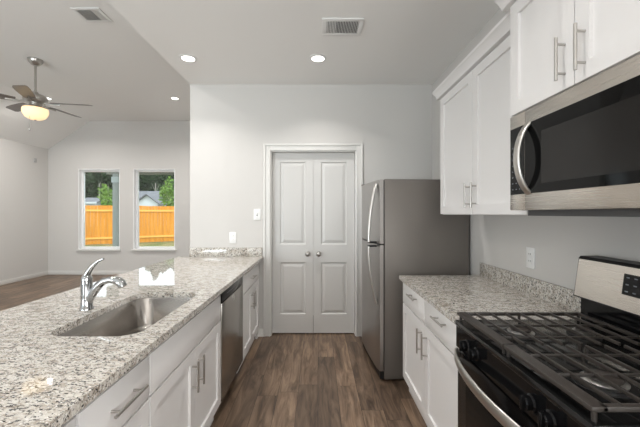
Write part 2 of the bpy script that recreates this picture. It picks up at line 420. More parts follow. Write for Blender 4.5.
for k in range(9):
    local(MB().box(k*2.4, k*2.4+.09, .012, .10, 0, 1.9), 'post', M['fence'], fence)
fence.rotation_euler = (0, 0, fang)
# porch
struct(B(XL, XE, YF+.15, 9.75, 2.78, 2.84).build('porch_roof', M['soffit']), 'porch soffit outside the living room windows')
struct(B(XL, XE, 9.43, 9.60, 2.50, 2.78).build('porch_beam', M['soffit']), 'porch beam outside the living room windows')
struct(B(XL, XE, YF+.155, 9.75, GZ, -.08).build('porch_slab', simple('concrete', (.45, .44, .42), .9)), 'porch slab')
pp = thing('porch_post', 'grey-green square porch post outside the left window', 'post', (-5.79, 9.515, -.08))
B(-5.875, -5.705, 9.43, 9.60, -.08, 2.5, bev=.006).build('post', M['post'], pp)
pc = MB(); pc.box(-5.895, -5.685, 9.41, 9.43, 2.26, 2.42); pc.box(-5.895, -5.685, 9.60, 9.62, 2.26, 2.42); pc.box(-5.895, -5.875, 9.43, 9.60, 2.26, 2.42); pc.box(-5.705, -5.685, 9.43, 9.60, 2.26, 2.42)
pc.build('cap_trim', M['postcap'], pp)
# houses beyond the fence
def house(label, x0, x1, y0, y1, ze, zr, ridge='x', gable=None):
    h = thing('house', label, 'house', ((x0+x1)/2, y0, GZ))
    B(x0, x1, y0, y1, GZ, ze).build('wall', M['hwall'], h)
    r = MB(); e = .35; ym = (y0+y1)/2; 
    r.prism([(x0-e, y0-e, ze-.12), (x0-e, ym, zr), (x0-e, y1+e, ze-.12), (x0-e, y1+e, ze), (x0-e, ym, zr+.14), (x0-e, y0-e, ze)], (x1-x0+2*e, 0, 0))
    r.build('roof', M['hroof'], h)
    gb = MB(); gb.prism([(x0, y0, ze), (x0, ym, zr), (x0, y1, ze)], (x1-x0, 0, 0)); gb.build('gable', M['hwall'], h)
    B(x0-e-.02, x1+e+.02, y0-e-.05, y0-e-.005, ze-.2, ze+.02).build('fascia', M['hwall'], h)
    if gable:
        gx0, gx1, gy, gze, gzr = gable; gm = (gx0+gx1)/2
        gw = MB(); gw.prism([(gx0, gy, GZ), (gx1, gy, GZ), (gx1, gy, gze), (gm, gy, gzr), (gx0, gy, gze)], (0, y0-gy-.4, 0)); gw.build('front_wing', M['hwall'], h)
        gr = MB(); s = (gzr-gze)/(gm-gx0)
        for sg in (-1, 1):
            xo = gm+sg*((gm-gx0)+.35); zo = gze-.35*s
            gr.prism([(gm, gy-.3, gzr), (xo, gy-.3, zo), (xo, gy-.3, zo+.16), (gm, gy-.3, gzr+.16)], (0, ym-gy+.3, 0))
        gr.build('wing_roof', M['hroof'], h)
    return h
house('white house with grey gabled roof seen over the fence through the right window', -26.2, -20.1, 41, 45, 3.05, 4.15, gable=(-21.6, -19.0, 39.2, 2.6, 3.55))
house('white house with low grey roof seen through the left window', -37, -26.95, 40, 44, 2.75, 3.25)
# trees
def leaves(mb, c, rx, rz, n, s):
    bm = mb.bm
    for _ in range(n):
        while True:
            p = Vector((random.uniform(-1, 1), random.uniform(-1, 1), random.uniform(-1, 1)))
            if p.length < 1 and p.length > .35: break
        q = Vector((c[0]+p.x*rx, c[1]+p.y*rx, c[2]+p.z*rz))
        u = Vector((random.gauss(0, 1), random.gauss(0, 1), random.gauss(0, 1))).normalized(); v = u.orthogonal().normalized(); k = s*random.uniform(.6, 1.3)
        a = [bm.verts.new(q+u*k*i+v*k*.5*j) for i, j in ((-1, 0), (0, -1), (1, 0), (0, 1))]
        bm.faces.new(a)
def tree(label, x, y, h, r, mat, trunk_r, low, s, group=None, n=900):
    t = thing('tree', label, 'tree', (x, y, GZ), group)
    tk = MB(); lean = random.uniform(-.12, .12)
    tk.tube([(x, y, GZ), (x+lean*.4, y, GZ+h*.5), (x+lean, y, GZ+h*.92)], [trunk_r, trunk_r*.8, trunk_r*.35], 8)
    for k in range(5):
        a = random.uniform(0, 2*PI); z = GZ+h*random.uniform(.45, .8)
        tk.tube([(x+lean*.6, y, z), (x+lean*.6+math.cos(a)*r*.7, y+math.sin(a)*r*.7, z+h*.12)], [trunk_r*.4, trunk_r*.15], 6)
    tk.build('trunk', M['bark'], t)
    f = MB()
    for k in range(9):
        a = random.uniform(0, 2*PI); rr = random.uniform(.15, .6)*r; z = GZ+low+(h-low)*random.uniform(.2, .85)
        leaves(f, (x+lean*.7+math.cos(a)*rr, y+math.sin(a)*rr, z), r*.55, (h-low)*.24, n//9, s)
    f.build('foliage', M[mat], t)
tree('bright green young tree beside the left window post', -14.4, 22.5, 3.75, .62, 'leafb', .04, 1.0, .11)
tree('bright green young tree in the right window in front of the white gable', -10.1, 22.5, 3.8, .62, 'leafb', .04, 1.0, .11)
for k in range(13):
    tree('tall dark woodland tree far behind the houses', -41+k*2.5+random.uniform(-.1, .1), (50 if k % 2 else 56.5)+random.uniform(-.3, .3), (8.7 if k % 2 else 10.0)+random.uniform(-.4, .4), 1.95, 'leafd', .14, .6, .40, 'woodland trees behind the houses', n=3600)

for k in range(8):
    tree('tall dark woodland tree far behind the houses', -51.8+k*4.85, 63, 11.3+random.uniform(-.5, .5), 1.95, 'leafd', .14, .6, .45, 'woodland trees behind the houses', n=3000)
for x, y, h, lb in ((-30.9, 46.6, 9.6, 'tall thin tree with a bare pale trunk seen through the left window'), (-22.9, 46.6, 9.8, 'tall thin tree with a bare pale trunk above the white gable in the right window'),
                    ):
    tree(lb, x, y, h, .8, 'leafd', .10, h*.62, .3, n=500)
# ------------------------------------------------------------------ ceiling fixtures
def can(x, y, z, label, p):
    t = thing('recessed_light', label, 'light', (x, y, z), 'recessed ceiling lights')
    MB().lathe([(.059, -.009), (.080, -.004), (.080, 0), (.059, 0), (.059, -.009)], (x, y, z)).build('trim_ring', M['vent'], t)
    MB().lathe([(0, -.006), (.0585, -.006), (.0585, -.001), (0, -.001)], (x, y, z)).build('lens', M['lens'], t)
    l = bpy.data.lights.new('can_lamp', 'AREA'); l.shape = 'DISK'; l.size = .115; l.energy = p; l.color = (1, .965, .93); l.spread = math.radians(120 if z < 3 else 150)
    o = bpy.data.objects.new('can_lamp', l); C.collection.objects.link(o); o.parent = t; o.location = (0, 0, -.014)
can(0, 3.06, ZK, 'recessed ceiling light in front of the pantry doors', CAN_POWER)
can(-1.204, 3.06, ZK, 'recessed kitchen ceiling light above the far end of the peninsula', CAN_POWER)
can(0, 1.0, ZK, 'unseen recessed kitchen ceiling light added overhead near the camera', CAN_POWER)  # this and the next two are added out of view for their light
can(0, -1.0, ZK, 'unseen recessed kitchen ceiling light added over the aisle behind the camera', CAN_POWER)
can(-1.204, -1.0, ZK, 'unseen recessed kitchen ceiling light added behind the camera and left of the aisle', CAN_POWER)
can(-2.58, 5.95, ZL, 'recessed living room light close to the end of the kitchen wall', CAN_POWER_LIVING)
can(-4.88, 5.95, ZL, 'recessed living room light just behind the ceiling fan', CAN_POWER_LIVING)
can(-2.58, 2.6, ZL, 'recessed living room light beside the kitchen out of view', CAN_POWER_LIVING)
can(-4.88, 2.6, ZL, 'recessed living room light near the left wall out of view', CAN_POWER_LIVING)
def register(x0, x1, y0, y1, z, label, threeway):
    t = thing('ceiling_vent', label, 'vent', ((x0+x1)/2, (y0+y1)/2, z)); fr = .034
    f = MB(); f.box(x0, x1, y0, y0+fr, z-.010, z, bev=.003); f.box(x0, x1, y1-fr, y1, z-.010, z, bev=.003); f.box(x0, x0+fr, y0+fr, y1-fr, z-.010, z, bev=.003); f.box(x1-fr, x1, y0+fr, y1-fr, z-.010, z, bev=.003)
    f.build('frame', M['vent'], t)
    B(x0+fr, x1-fr, y0+fr, y1-fr, z-.002, z-.0005).build('duct_opening', M['ventdark'], t)
    a, b = x0+fr, x1-fr; n = 20; s = MB()
    for k in range(n):
        x = a+(b-a)*(k+.5)/n; th = (k+.5)/n
        tilt = .0026 if th < .28 else (-.0022 if th > .72 else .0005)
        if not threeway: tilt = .0030 if th < .72 else -.0026
        s.prism([(x-tilt-.0014, y0+fr, z-.003), (x-tilt+.0014, y0+fr, z-.003), (x+tilt+.0014, y0+fr, z-.011), (x+tilt-.0014, y0+fr, z-.011)], (0, y1-y0-2*fr, 0))
    s.build('louvres', M['vent'], t)
register(.033, .343, 2.43, 2.665, ZK, 'white ceiling vent grille on the kitchen ceiling', True)
register(-2.505, -2.215, 3.33, 3.575, ZL, 'white ceiling vent grille on the living room ceiling', False)
# ceiling fan
fx, fy = -3.82, 4.46
fan = thing('ceiling_fan', 'brushed nickel ceiling fan with five dark blades and a glowing amber bowl', 'fan', (fx, fy, ZL))
MB().lathe([(0, 0), (.085, 0), (.085, -.02), (.07, -.05), (.045, -.075), (.02, -.085), (0, -.085)], (fx, fy, ZL)).build('canopy', M['fanm'], fan)
MB().tube([(fx, fy, ZL-.08), (fx, fy, 2.99)], .014).build('downrod', M['fanm'], fan)
MB().lathe([(0, 3.01), (.03, 3.01), (.04, 2.985), (.11, 2.965), (.135, 2.94), (.135, 2.895), (.11, 2.865), (.07, 2.85), (0, 2.85)], (fx, fy, 0)).build('motor_housing', M['fanm'], fan)
MB().lathe([(0, 2.85), (.065, 2.85), (.075, 2.82), (.12, 2.805), (.136, 2.79), (.12, 2.785), (0, 2.785)], (fx, fy, 0)).build('light_kit', M['fanm'], fan)
MB().lathe([(0, 2.784), (.138, 2.784), (.145, 2.755), (.138, 2.715), (.115, 2.672), (.075, 2.645), (.02, 2.637), (0, 2.637)], (fx, fy, 0)).build('glass_bowl', M['bowl'], fan)
MB().lathe([(0, 2.637), (.014, 2.637), (.014, 2.625), (0, 2.618)], (fx, fy, 0)).build('finial', M['fanm'], fan)
MB().tube([(fx+.01, fy-.10, 2.79), (fx+.01, fy-.10, 2.50)], .0025, 6).lathe([(0, 2.50), (.008, 2.495), (.010, 2.47), (0, 2.46)], (fx+.01, fy-.10, 0), n=10).build('pull_chain', M['fanm'], fan)
for k in range(5):
    a = math.radians(10+72*k); u = Vector((math.cos(a), math.sin(a), 0)); v = Vector((-math.sin(a), math.cos(a), 0)); c0 = Vector((fx, fy, 2.872))
    bl = MB(); pts = []
    prof = [(.20, .050), (.30, .062), (.50, .072), (.64, .070), (.68, .055)]
    pit = .22
    for sgn in (1, -1):
        for r, hw in (prof if sgn == 1 else prof[::-1]):
            pts.append(c0+u*r+v*hw*sgn+Vector((0, 0, hw*sgn*pit)))
    bl.prism(pts, (0, 0, -.006)); bo = bl.build('blade', M['blade'], fan)
    ir = MB(); ir.tube([c0+u*.10, c0+u*.16+Vector((0, 0, -.018)), c0+u*.30+Vector((0, 0, -.012))], [.016, .014, .02], 8, ry=[.005, .005, .004]); ir.build('blade_iron', M['fanm'], bo)
# small sensor on the left wall
sn = MB(); sn.box(XL, XL+.022, 7.02, 7.08, 2.46, 2.55, bev=.006); s_o = sn.build('wall_sensor', simple('grey_plastic', (.42, .41, .40), .5), loc=(XL, 7.05, 2.5)); tag(s_o, 'small grey sensor high on the left living room wall', 'sensor')

# ------------------------------------------------------------------ wall plates
def plate(c, axis, label, kind):
    """axis 'Y': on a wall facing -y; 'X': on a wall facing -x"""
    t = thing('light_switch' if kind == 'switch' else 'wall_outlet', label, 'switch' if kind == 'switch' else 'outlet', c)
    def bx(u0, u1, d0, d1, z0, z1, bev=0):
        return B(c[0]+u0, c[0]+u1, c[1]-d1, c[1]-d0, c[2]+z0, c[2]+z1, bev=bev) if axis == 'Y' else B(c[0]-d1, c[0]-d0, c[1]+u0, c[1]+u1, c[2]+z0, c[2]+z1, bev=bev)
    bx(-.038, .038, 0, .006, -.062, .062, bev=.002).build('cover_plate', M['plastic'], t)
    if kind == 'switch':
        bx(-.006, .006, .006, .018, -.004, .016, bev=.002).build('toggle', M['plastic'], t)
        bx(-.009, .009, .006, .0068, -.016, .016).build('toggle_slot', simple('slot_grey', (.35, .35, .34), .6), t)
    else:
        for s in (-1, 1):
            r = bx(-.017, .017, .006, .0085, s*.021-.014, s*.021+.014, bev=.001).build('receptacle', M['plastic'], t)
            for q in (-.007, .007): bx(q-.0015, q+.0015, .0085, .0092, s*.021-.002, s*.021+.007).build('slot', M['slot'], r)
plate((-.68, YW, 1.36), 'Y', 'white light switch beside the pantry doors', 'switch')
plate((-.952, YW, 1.10), 'Y', 'white wall outlet above the short backsplash at the end of the peninsula', 'outlet')
plate((XR, 1.975, 1.105), 'X', 'white wall outlet over the backsplash between range and refrigerator', 'outlet')

# ------------------------------------------------------------------ cabinets
CT, CB = .89, .860           # counter top and underside
def pull(mb, a, b, out, r=.0055):
    """bar pull from a to b, standing out by vector out from the front"""
    a, b, out = Vector(a), Vector(b), Vector(out); d = (b-a)
    mb.tube([a+out, b+out], r, 14)
    for f in (.16, .84): mb.tube([a+d*f, a+d*f+out], r*.8, 8)
    return mb
def shaker(mb, X, y0, y1, z0, z1, st=.058):
    """X(d): world x at depth d behind the front plane"""
    t = .019
    mb.box(X(0), X(t), y0, y0+st, z0, z1); mb.box(X(0), X(t), y1-st, y1, z0, z1)
    mb.box(X(0), X(t), y0+st, y1-st, z0, z0+st); mb.box(X(0), X(t), y0+st, y1-st, z1-st, z1)
    mb.box(X(.012), X(t-.002), y0+st-.002, y1-st+.002, z0+st-.002, z1-st+.002)
def cabinet(name, label, cat, xf, s, depth, y0, y1, z0, z1, fronts, toe=0.0, top=True, group=None, sinkcut=False):
    """xf: plane of the door fronts, s: +1 when it faces +x"""
    X = lambda d: xf-s*d
    t = thing(name, label, cat, (X(depth/2), (y0+y1)/2, 0 if toe else z0), group)
    zb = z0+toe; w_ = .018; b = MB()
    b.box(X(.020), X(depth), y0, y0+w_, zb, z1); b.box(X(.020), X(depth), y1-w_, y1, zb, z1)
    b.box(X(.020), X(depth), y0+w_, y1-w_, zb, zb+w_); b.box(X(depth-.01), X(depth), y0+w_, y1-w_, zb+w_, z1)
    if top: b.box(X(.020), X(depth-.01), y0+w_, y1-w_, z1-w_, z1)
    # face frame
    b.box(X(.020), X(.038), y0+w_, y1-w_, z1-.045, z1-(w_ if top else 0)); b.box(X(.020), X(.038), y0+w_, y0+.04, zb+w_, z1-.045); b.box(X(.020), X(.038), y1-.04, y1-w_, zb+w_, z1-.045)
    b.build('body', M['cab'], t)
    if toe: B(X(.048), X(.066), y0, y1, z0, zb).build('toe_kick', M['cab'], t)
    for f in fronts:
        kind, a0, a1, c0, c1 = f[:5]; h = f[5] if len(f) > 5 else None
        m = MB()
        if kind == 'drawer': m.box(X(0), X(.019), a0, a1, c0, c1, bev=.0015)
        else: shaker(m, X, a0, a1, c0, c1)
        d = m.build({'drawer': 'drawer', 'door': 'door'}[kind], M['cab'], t)
        if h:
            hp = MB(); out = (s*.032, 0, 0)
            pull(hp, (X(0), h[0], h[1]), (X(0), h[2], h[3]), out); ho = hp.build('handle', M['nickel'], d); ho['label'] = 'brushed nickel bar handle'
    return t
GB = 'base cabinets of the peninsula'
LX = -.645
def vh(y, z0, z1): return (y, z0, y, z1)
def hh(y0, y1, z): return (y0, z, y1, z)
cabinet('base_cabinet', 'white base cabinet of the peninsula nearest the camera at the bottom left corner', 'cabinet', LX, 1, .60, .30, .884, 0, CB,
        [('drawer', .305, .880, .668, .828, hh(.50, .69, .75)), ('door', .305, .591, .115, .660, vh(.56, .48, .63)), ('door', .595, .880, .115, .660, vh(.63, .48, .63))], toe=.10, top=False)
cabinet('base_cabinet', 'narrow white base cabinet with a drawer left of the sink cabinet', 'cabinet', LX, 1, .60, .887, 1.265, 0, CB,
        [('drawer', .892, 1.261, .668, .828, hh(1.00, 1.185, .752)), ('door', .892, 1.261, .115, .660, vh(.925, .48, .63))], toe=.10, top=False)
cabinet('sink_base_cabinet', 'white sink base cabinet with two shaker doors next to the dishwasher', 'cabinet', LX, 1, .60, 1.268, 2.192, 0, CB,
        [('drawer', 1.272, 2.188, .668, .828), ('door', 1.272, 1.729, .115, .660, vh(1.690, .455, .61)), ('door', 1.732, 2.188, .115, .660, vh(1.775, .455, .61))], toe=.10, top=False)
cabinet('base_cabinet', 'white base cabinet at the far end of the peninsula beyond the dishwasher', 'cabinet', LX, 1, .60, 2.826, 3.600, 0, CB,
        [('drawer', 2.831, 3.595, .668, .828, hh(3.13, 3.29, .752)), ('door', 2.831, 3.212, .115, .660, vh(3.170, .455, .61)), ('door', 3.215, 3.595, .115, .660, vh(3.257, .455, .61))], toe=.10, top=False)
struct(B(LX-.02, LX-.04, 3.602, YW-.032, 0, CB).build('trim_3', M['cab']), 'white filler strip between the peninsula and the end wall')
RX = .655
cabinet('base_cabinet', 'white base cabinet with two drawers and two doors between range and refrigerator', 'cabinet', RX, -1, .61, 1.502, 2.552, 0, CB,
        [('drawer', 2.033, 2.548, .690, .845, hh(2.165, 2.325, .800)), ('drawer', 1.506, 2.029, .690, .845, hh(1.665, 1.825, .800)),
         ('door', 2.033, 2.548, .115, .682, vh(2.080, .49, .645)), ('door', 1.506, 2.029, .115, .682, vh(1.985, .49, .645))], toe=.10, top=False)
cabinet('base_cabinet', 'white base cabinet on the camera side of the range at the bottom right corner', 'cabinet', RX, -1, .61, .16, .728, 0, CB,
        [('drawer', .164, .724, .690, .845, hh(.36, .52, .77)), ('door', .164, .443, .115, .682, vh(.41, .49, .645)), ('door', .447, .724, .115, .682, vh(.48, .49, .645))], toe=.10, top=False)
def crown(mb, X, y0, y1, z, nearend, farend, dep, h=.062, p=.045):
    prof = [(0, 0), (-.012, .004), (-.018, .020), (-.036, .040), (-p, .046), (-p, h), (.03, h), (.03, 0)]
    e1 = y1+(p if farend else 0)
    mb.prism([(X(d), y0-(p if nearend else 0), z+q) for d, q in prof], (0, e1-y0+(p if nearend else 0), 0))
    if farend: mb.box(X(.03), X(dep), y1-.01, y1+p, z+.03, z+h); mb.box(X(.03), X(dep), y1-.01, y1+.016, z, z+.03)
u1 = cabinet('wall_cabinet', 'white two-door wall cabinet between the microwave and the refrigerator', 'cabinet', .946, -1, .327, 1.492, 2.554, 1.362, 2.262,
        [('door', 2.025, 2.550, 1.366, 2.250, vh(2.062, 1.405, 1.56)), ('door', 1.496, 2.021, 1.366, 2.250, vh(1.974, 1.405, 1.56))])
cr = MB(); crown(cr, lambda d: .946+d, 1.492, 2.554, 2.2625, False, True, .30); cr.build('crown_moulding', M['cab'], u1)
u2 = cabinet('wall_cabinet', 'white two-door wall cabinet mounted over the microwave', 'cabinet', .8645, -1, .3995, .735, 1.488, 1.803, 2.306,
        [('door', 1.114, 1.484, 1.806, 2.296, vh(1.155, 1.835, 1.985)), ('door', .739, 1.110, 1.806, 2.296, vh(1.068, 1.835, 1.985))])
cr = MB(); crown(cr, lambda d: .8645+d, .735, 1.488, 2.3065, False, True, .38); cr.build('crown_moulding', M['cab'], u2)
u3 = cabinet('wall_cabinet', 'white wall cabinet on the camera side of the microwave out of view', 'cabinet', .946, -1, .327, .16, .732, 1.362, 2.262,
        [('door', .164, .728, 1.366, 2.250, vh(.69, 1.405, 1.56))])

# ------------------------------------------------------------------ counters and backsplashes
def slab(name, x0, x1, y0, y1, z0, z1, hole=None, r=.09, loc=None):
    bm = bmesh.new()
    def ring(pts): 
        vs = [bm.verts.new((p[0], p[1], z0)) for p in pts]
        return [bm.edges.new((vs[i], vs[(i+1) % len(vs)])) for i in range(len(vs))]
    es = ring([(x0, y0), (x1, y0), (x1, y1), (x0, y1)])
    if hole: es += ring(rrect(*hole, r))
    bmesh.ops.triangle_fill(bm, use_beauty=True, edges=es)
    g = bmesh.ops.extrude_face_region(bm, geom=list(bm.faces))
    bmesh.ops.translate(bm, verts=[v for v in g['geom'] if isinstance(v, bmesh.types.BMVert)], vec=(0, 0, z1-z0))
    bmesh.ops.recalc_face_normals(bm, faces=bm.faces)
    m = MB(); m.bm.free(); m.bm = bm
    return m.build(name, M['granite'], loc=loc)
def rrect(x0, x1, y0, y1, r, n=8):
    pts = []
    for cx, cy, a0 in ((x1-r, y1-r, 0), (x0+r, y1-r, PI/2), (x0+r, y0+r, PI), (x1-r, y0+r, 1.5*PI)):
        for k in range(n+1):
            a = a0+PI/2*k/n; pts.append((cx+r*math.cos(a), cy+r*math.sin(a)))
    return pts
SK = (-1.088, -.712, 1.288, 2.010)
o = slab('countertop', -1.56, -.615, .25, YW-.001, CB, CT, hole=SK, loc=(-1.09, 1.9, CB)); tag(o, 'long speckled granite countertop of the peninsula with the sink cut into it', 'countertop')
o = slab('countertop', .630, XR-.001, 1.496, 2.562, CB, CT, loc=(.95, 2.0, CB)); tag(o, 'speckled granite countertop between range and refrigerator', 'countertop')
o = slab('countertop', .630, XR-.001, .14, .731, CB, CT, loc=(.95, .4, CB)); tag(o, 'speckled granite countertop corner on the camera side of the range', 'countertop')
o = B(XE, -.628, YW-.021, YW-.001, CT, CT+.10, bev=.002).build('backsplash', M['granite'], loc=(-1.03, YW, CT)); tag(o, 'short speckled granite backsplash on the end wall behind the peninsula', 'backsplash')
o = B(XR-.021, XR-.001, 1.496, 2.562, CT, CT+.10, bev=.002).build('backsplash', M['granite'], loc=(XR, 2.0, CT)); tag(o, 'speckled granite backsplash along the right wall beside the range', 'backsplash')
o = B(XR-.021, XR-.001, .14, .731, CT, CT+.10, bev=.002).build('backsplash', M['granite'], loc=(XR, .4, CT)); tag(o, 'speckled granite backsplash on the camera side of the range out of view', 'backsplash')

# sink bowl
sk = thing('sink', 'stainless single-bowl undermount sink in the peninsula countertop', 'sink', ((SK[0]+SK[1])/2, (SK[2]+SK[3])/2, .66))
m = MB(); rings = []
def sring(x0, x1, y0, y1, r, z): rings.append([m.bm.verts.new((p[0], p[1], z)) for p in rrect(x0, x1, y0, y1, r, 8)])
a, b_, c0, d0 = SK
zt = CB-.0005
sring(a-.02, b_+.02, c0-.02, d0+.02, .10, zt); sring(a-.004, b_+.004, c0-.004, d0+.004, .092, zt); sring(a, b_, c0, d0, .09, zt-.006)
sring(a+.012, b_-.012, c0+.012, d0-.012, .088, .70); sring(a+.022, b_-.022, c0+.022, d0-.022, .085, .678); sring(a+.05, b_-.05, c0+.05, d0-.05, .07, .668)
for q, r_ in zip(rings, rings[1:]):
    for k in range(len(q)): m.bm.faces.new((q[k], q[(k+1) % len(q)], r_[(k+1) % len(q)], r_[k]))
m.bm.faces.new(rings[-1]); bmesh.ops.recalc_face_normals(m.bm, faces=m.bm.faces)
for f in m.bm.faces: f.normal_flip() if f.normal.z < -.5 else None
so_ = m.build('bowl', M['sink'], sk, ang=50)
md = so_.modifiers.new('thick', 'SOLIDIFY'); md.thickness = .0012; md.offset = 0
MB().lathe([(0, .6685), (.045, .6685), (.045, .671), (.038, .672), (.030, .670), (0, .670)], ((a+b_)/2, (c0+d0)/2, 0)).build('drain', M['chrome'], sk)

# faucet
px, py = -1.160, 1.655
fc = thing('faucet', 'chrome pull-out faucet standing behind the sink', 'faucet', (px, py, CT))
MB().lathe([(0, CT), (.031, CT), (.031, CT+.006), (.027, CT+.012), (.0255, CT+.06), (.0255, CT+.125), (.0245, CT+.140), (0, CT+.140)], (px, py, 0)).build('body', M['chrome'], fc)
sp = MB(); pts = [(px+.008, py, CT+.045), (px+.035, py-.002, CT+.085), (px+.062, py-.004, CT+.120), (px+.092, py-.006, CT+.143), (px+.125, py-.008, CT+.150), (px+.150, py-.010, CT+.146)]
sp.tube(pts, [.022, .021, .0195, .018, .017, .017], 16).build('spout', M['chrome'], fc)
hd = MB(); hd.tube([(px+.148, py-.010, CT+.148), (px+.165, py-.012, CT+.143), (px+.182, py-.014, CT+.133), (px+.192, py-.015, CT+.116)], [.018, .022, .022, .019], 16).build('spray_head', M['chrome'], fc)
MB().lathe([(0, CT+.140), (.0245, CT+.141), (.025, CT+.160), (.018, CT+.172), (0, CT+.176)], (px, py, 0)).build('handle_base', M['chrome'], fc)
lv = MB(); lv.tube([(px-.006, py, CT+.155), (px+.012, py-.002, CT+.190), (px+.035, py-.004, CT+.220), (px+.062, py-.006, CT+.241), (px+.090, py-.008, CT+.254)], [.015, .013, .010, .008, .005], 12, ry=[.018, .015, .012, .010, .007]).build('lever', M['chrome'], fc)

# ------------------------------------------------------------------ dishwasher
dw = thing('dishwasher', 'stainless dishwasher with a black control strip in the peninsula', 'dishwasher', (-.93, 2.51, 0))
d_y0, d_y1 = 2.197, 2.821
B(-.665, -1.24, d_y0, d_y1, .10, CB-.004).build('body', M['blackm'], dw)
B(-.640, -.665, d_y0+.004, d_y1-.004, .115, .768, bev=.004).build('door', M['steelv'], dw)
cp = B(-.642, -.665, d_y0+.004, d_y1-.004, .772, .842, bev=.003).build('control_strip', M['black'], dw)
mk = MB()
for k in range(7): mk.box(-.6415, -.642, d_y0+.14+k*.045, d_y0+.165+k*.045, .806, .811)
mk.build('markings', M['mark'], cp)
MB().lathe([(0, 0), (.021, 0), (.021, .0025), (.017, .004), (0, .004)], (-.640, 2.50, .735), 'X').build('bright_disc', M['alu'], dw)  # small bright round disc on the door front
B(-.715, -.735, d_y0, d_y1, 0, .10).build('toe_panel', M['blackm'], dw)

# ------------------------------------------------------------------ refrigerator (turned a little out of line)
fw, fd, fh, dt = .725, .716, 1.652, .048
FX, FY = .542, 2.688         # near front corner of the body
fr = thing('refrigerator', 'grey stainless top-freezer refrigerator by the pantry doors', 'refrigerator', (FX, FY, 0))
def fbox(d0, d1, w0, w1, z0, z1, bev=0): return B(FX+d0, FX+d1, FY+w0, FY+w1, z0, z1, bev=bev)
fbox(0, fd, 0, fw, .014, fh, bev=.008).build('body', M['fridge_side'], fr)
gp = 1.118
def fdoor(z0, z1):
    m = MB(); bmz = []
    # softly crowned door: section in plan extruded upwards
    n = 12; pts = []
    for k in range(n+1):
        u = k/n; pts.append((FX-.008-dt+.010*(2*u-1)**2+ (0 if 0 < k < n else .008), FY+.002+u*(fw-.004), z0))
    pts += [(FX-.008, FY+fw-.002, z0), (FX-.008, FY+.002, z0)]
    m.prism(pts, (0, 0, z1-z0)); return m.build('door', M['fridge_door'], fr, ang=25)
dF = fdoor(gp+.006, fh-.004); dR = fdoor(.085, gp-.006)
dF['label'] = 'upper freezer door'; dR['label'] = 'lower refrigerator door'
fbox(-.008, 0, .01, fw-.01, .09, fh-.01).build('gasket', M['blackm'], fr)
fbox(-.03, 0, .02, fw-.02, .014, .078).build('base_grille', M['blackm'], fr)
for (u, v_) in ((.05, .05), (.05, fw-.05), (fd-.06, .05), (fd-.06, fw-.05)):
    MB().lathe([(0, 0), (.02, 0), (.02, .0135), (0, .0135)], (FX+u, FY+v_, 0), n=12).build('foot', M['blackm'], fr)
fbox(-.045, .06, fw-.07, fw-.01, fh, fh+.014, bev=.003).build('hinge_cover', M['fridge_side'], fr)
xd = FX-.008-dt
def fhandle(zs, so, dr):
    m = MB(); m.tube([(xd-s, FY+.055, z) for z, s in zip(zs, so)], .011, 16, ry=.0145, up=(1, 0, 0)); return m.build('handle', M['handle'], dr)
fhandle([1.615, 1.58, 1.50, 1.40, 1.28, 1.20, 1.135], [-.004, .010, .028, .045, .058, .062, .062], dF)
fhandle([1.100, 1.03, .95, .84, .74, .66, .620], [.062, .062, .058, .045, .028, .010, -.004], dR)
mb_ = MB(); mb_.box(xd-.070, xd+.004, FY+.042, FY+.068, 1.126, 1.140, bev=.003); mb_.build('handle_bracket', M['blackm'], dF)
mb_ = MB(); mb_.box(xd-.070, xd+.004, FY+.042, FY+.068, 1.094, 1.108, bev=.003); mb_.build('handle_bracket', M['blackm'], dR)
fr.rotation_euler = (0, 0, math.radians(4.2))

# ------------------------------------------------------------------ gas range
R0, R1 = .738, 1.488; RC = (R0+R1)/2
rg = thing('gas_range', 'black and stainless gas range with cast iron grates under the microwave', 'range', (.95, RC, 0))
B(.652, 1.262, R0, R1, .03, .868).build('body', M['blackm'], rg)
ck = MB(); ck.box(.617, 1.262, R0, R1, .868, .893, bev=.006); ck.build('cooktop', M['deck'], rg)
# sloping control panel
cpn = MB(); cpn.prism([(.651, R0+.003, .770), (.622, R0+.003, .775), (.622, R0+.003, .867), (.651, R0+.003, .867)], (0, R1-R0-.006, 0)); cp = cpn.build('control_panel', M['black'], rg)
for dy in (-.245, -.165, 0, .165, .245):
    if dy == 0: continue
    k = MB(); c0 = (.6215, RC+dy+.008, .822)
    k.lathe([(0, 0), (.025, 0), (.025, -.006), (.020, -.010), (.019, -.024), (.016, -.028), (0, -.028)], c0, 'X', n=24)
    k.box(c0[0]-.036, c0[0]-.010, c0[1]-.0055, c0[1]+.0055, c0[2]-.021, c0[2]+.021, bev=.003)
    k.build('knob', M['black'], cp)
od = B(.627, .651, R0+.004, R1-.004, .215, .762, bev=.004).build('oven_door', M['black'], rg)
B(.6255, .627, R0+.09, R1-.09, .31, .66).build('oven_window', M['glass'], od)
m = MB(); n = 18; pts = []; N = 18
for k in range(N+1):
    u = k/N; y = R0+.015+u*(R1-R0-.030); e = 1-(2*u-1)**2
    pts.append((.620-.068*min(1, e*1.0)**.75, y, .752))
m.tube(pts, .008, 16, ry=.021, up=(1, 0, 0))
for y in (R0+.018, R1-.018): m.box(.612, .629, y-.012, y+.012, .738, .768, bev=.003)
m.build('oven_handle', M['handle'], od)
B(.630, .651, R0+.004, R1-.004, .05, .205, bev=.004).build('storage_drawer', M['steel'], rg)
for (x, y) in ((.70, R0+.05), (.70, R1-.05), (1.22, R0+.05), (1.22, R1-.05)):
    MB().lathe([(0, 0), (.018, 0), (.018, .03), (0, .03)], (x, y, 0), n=12).build('foot', M['blackm'], rg)
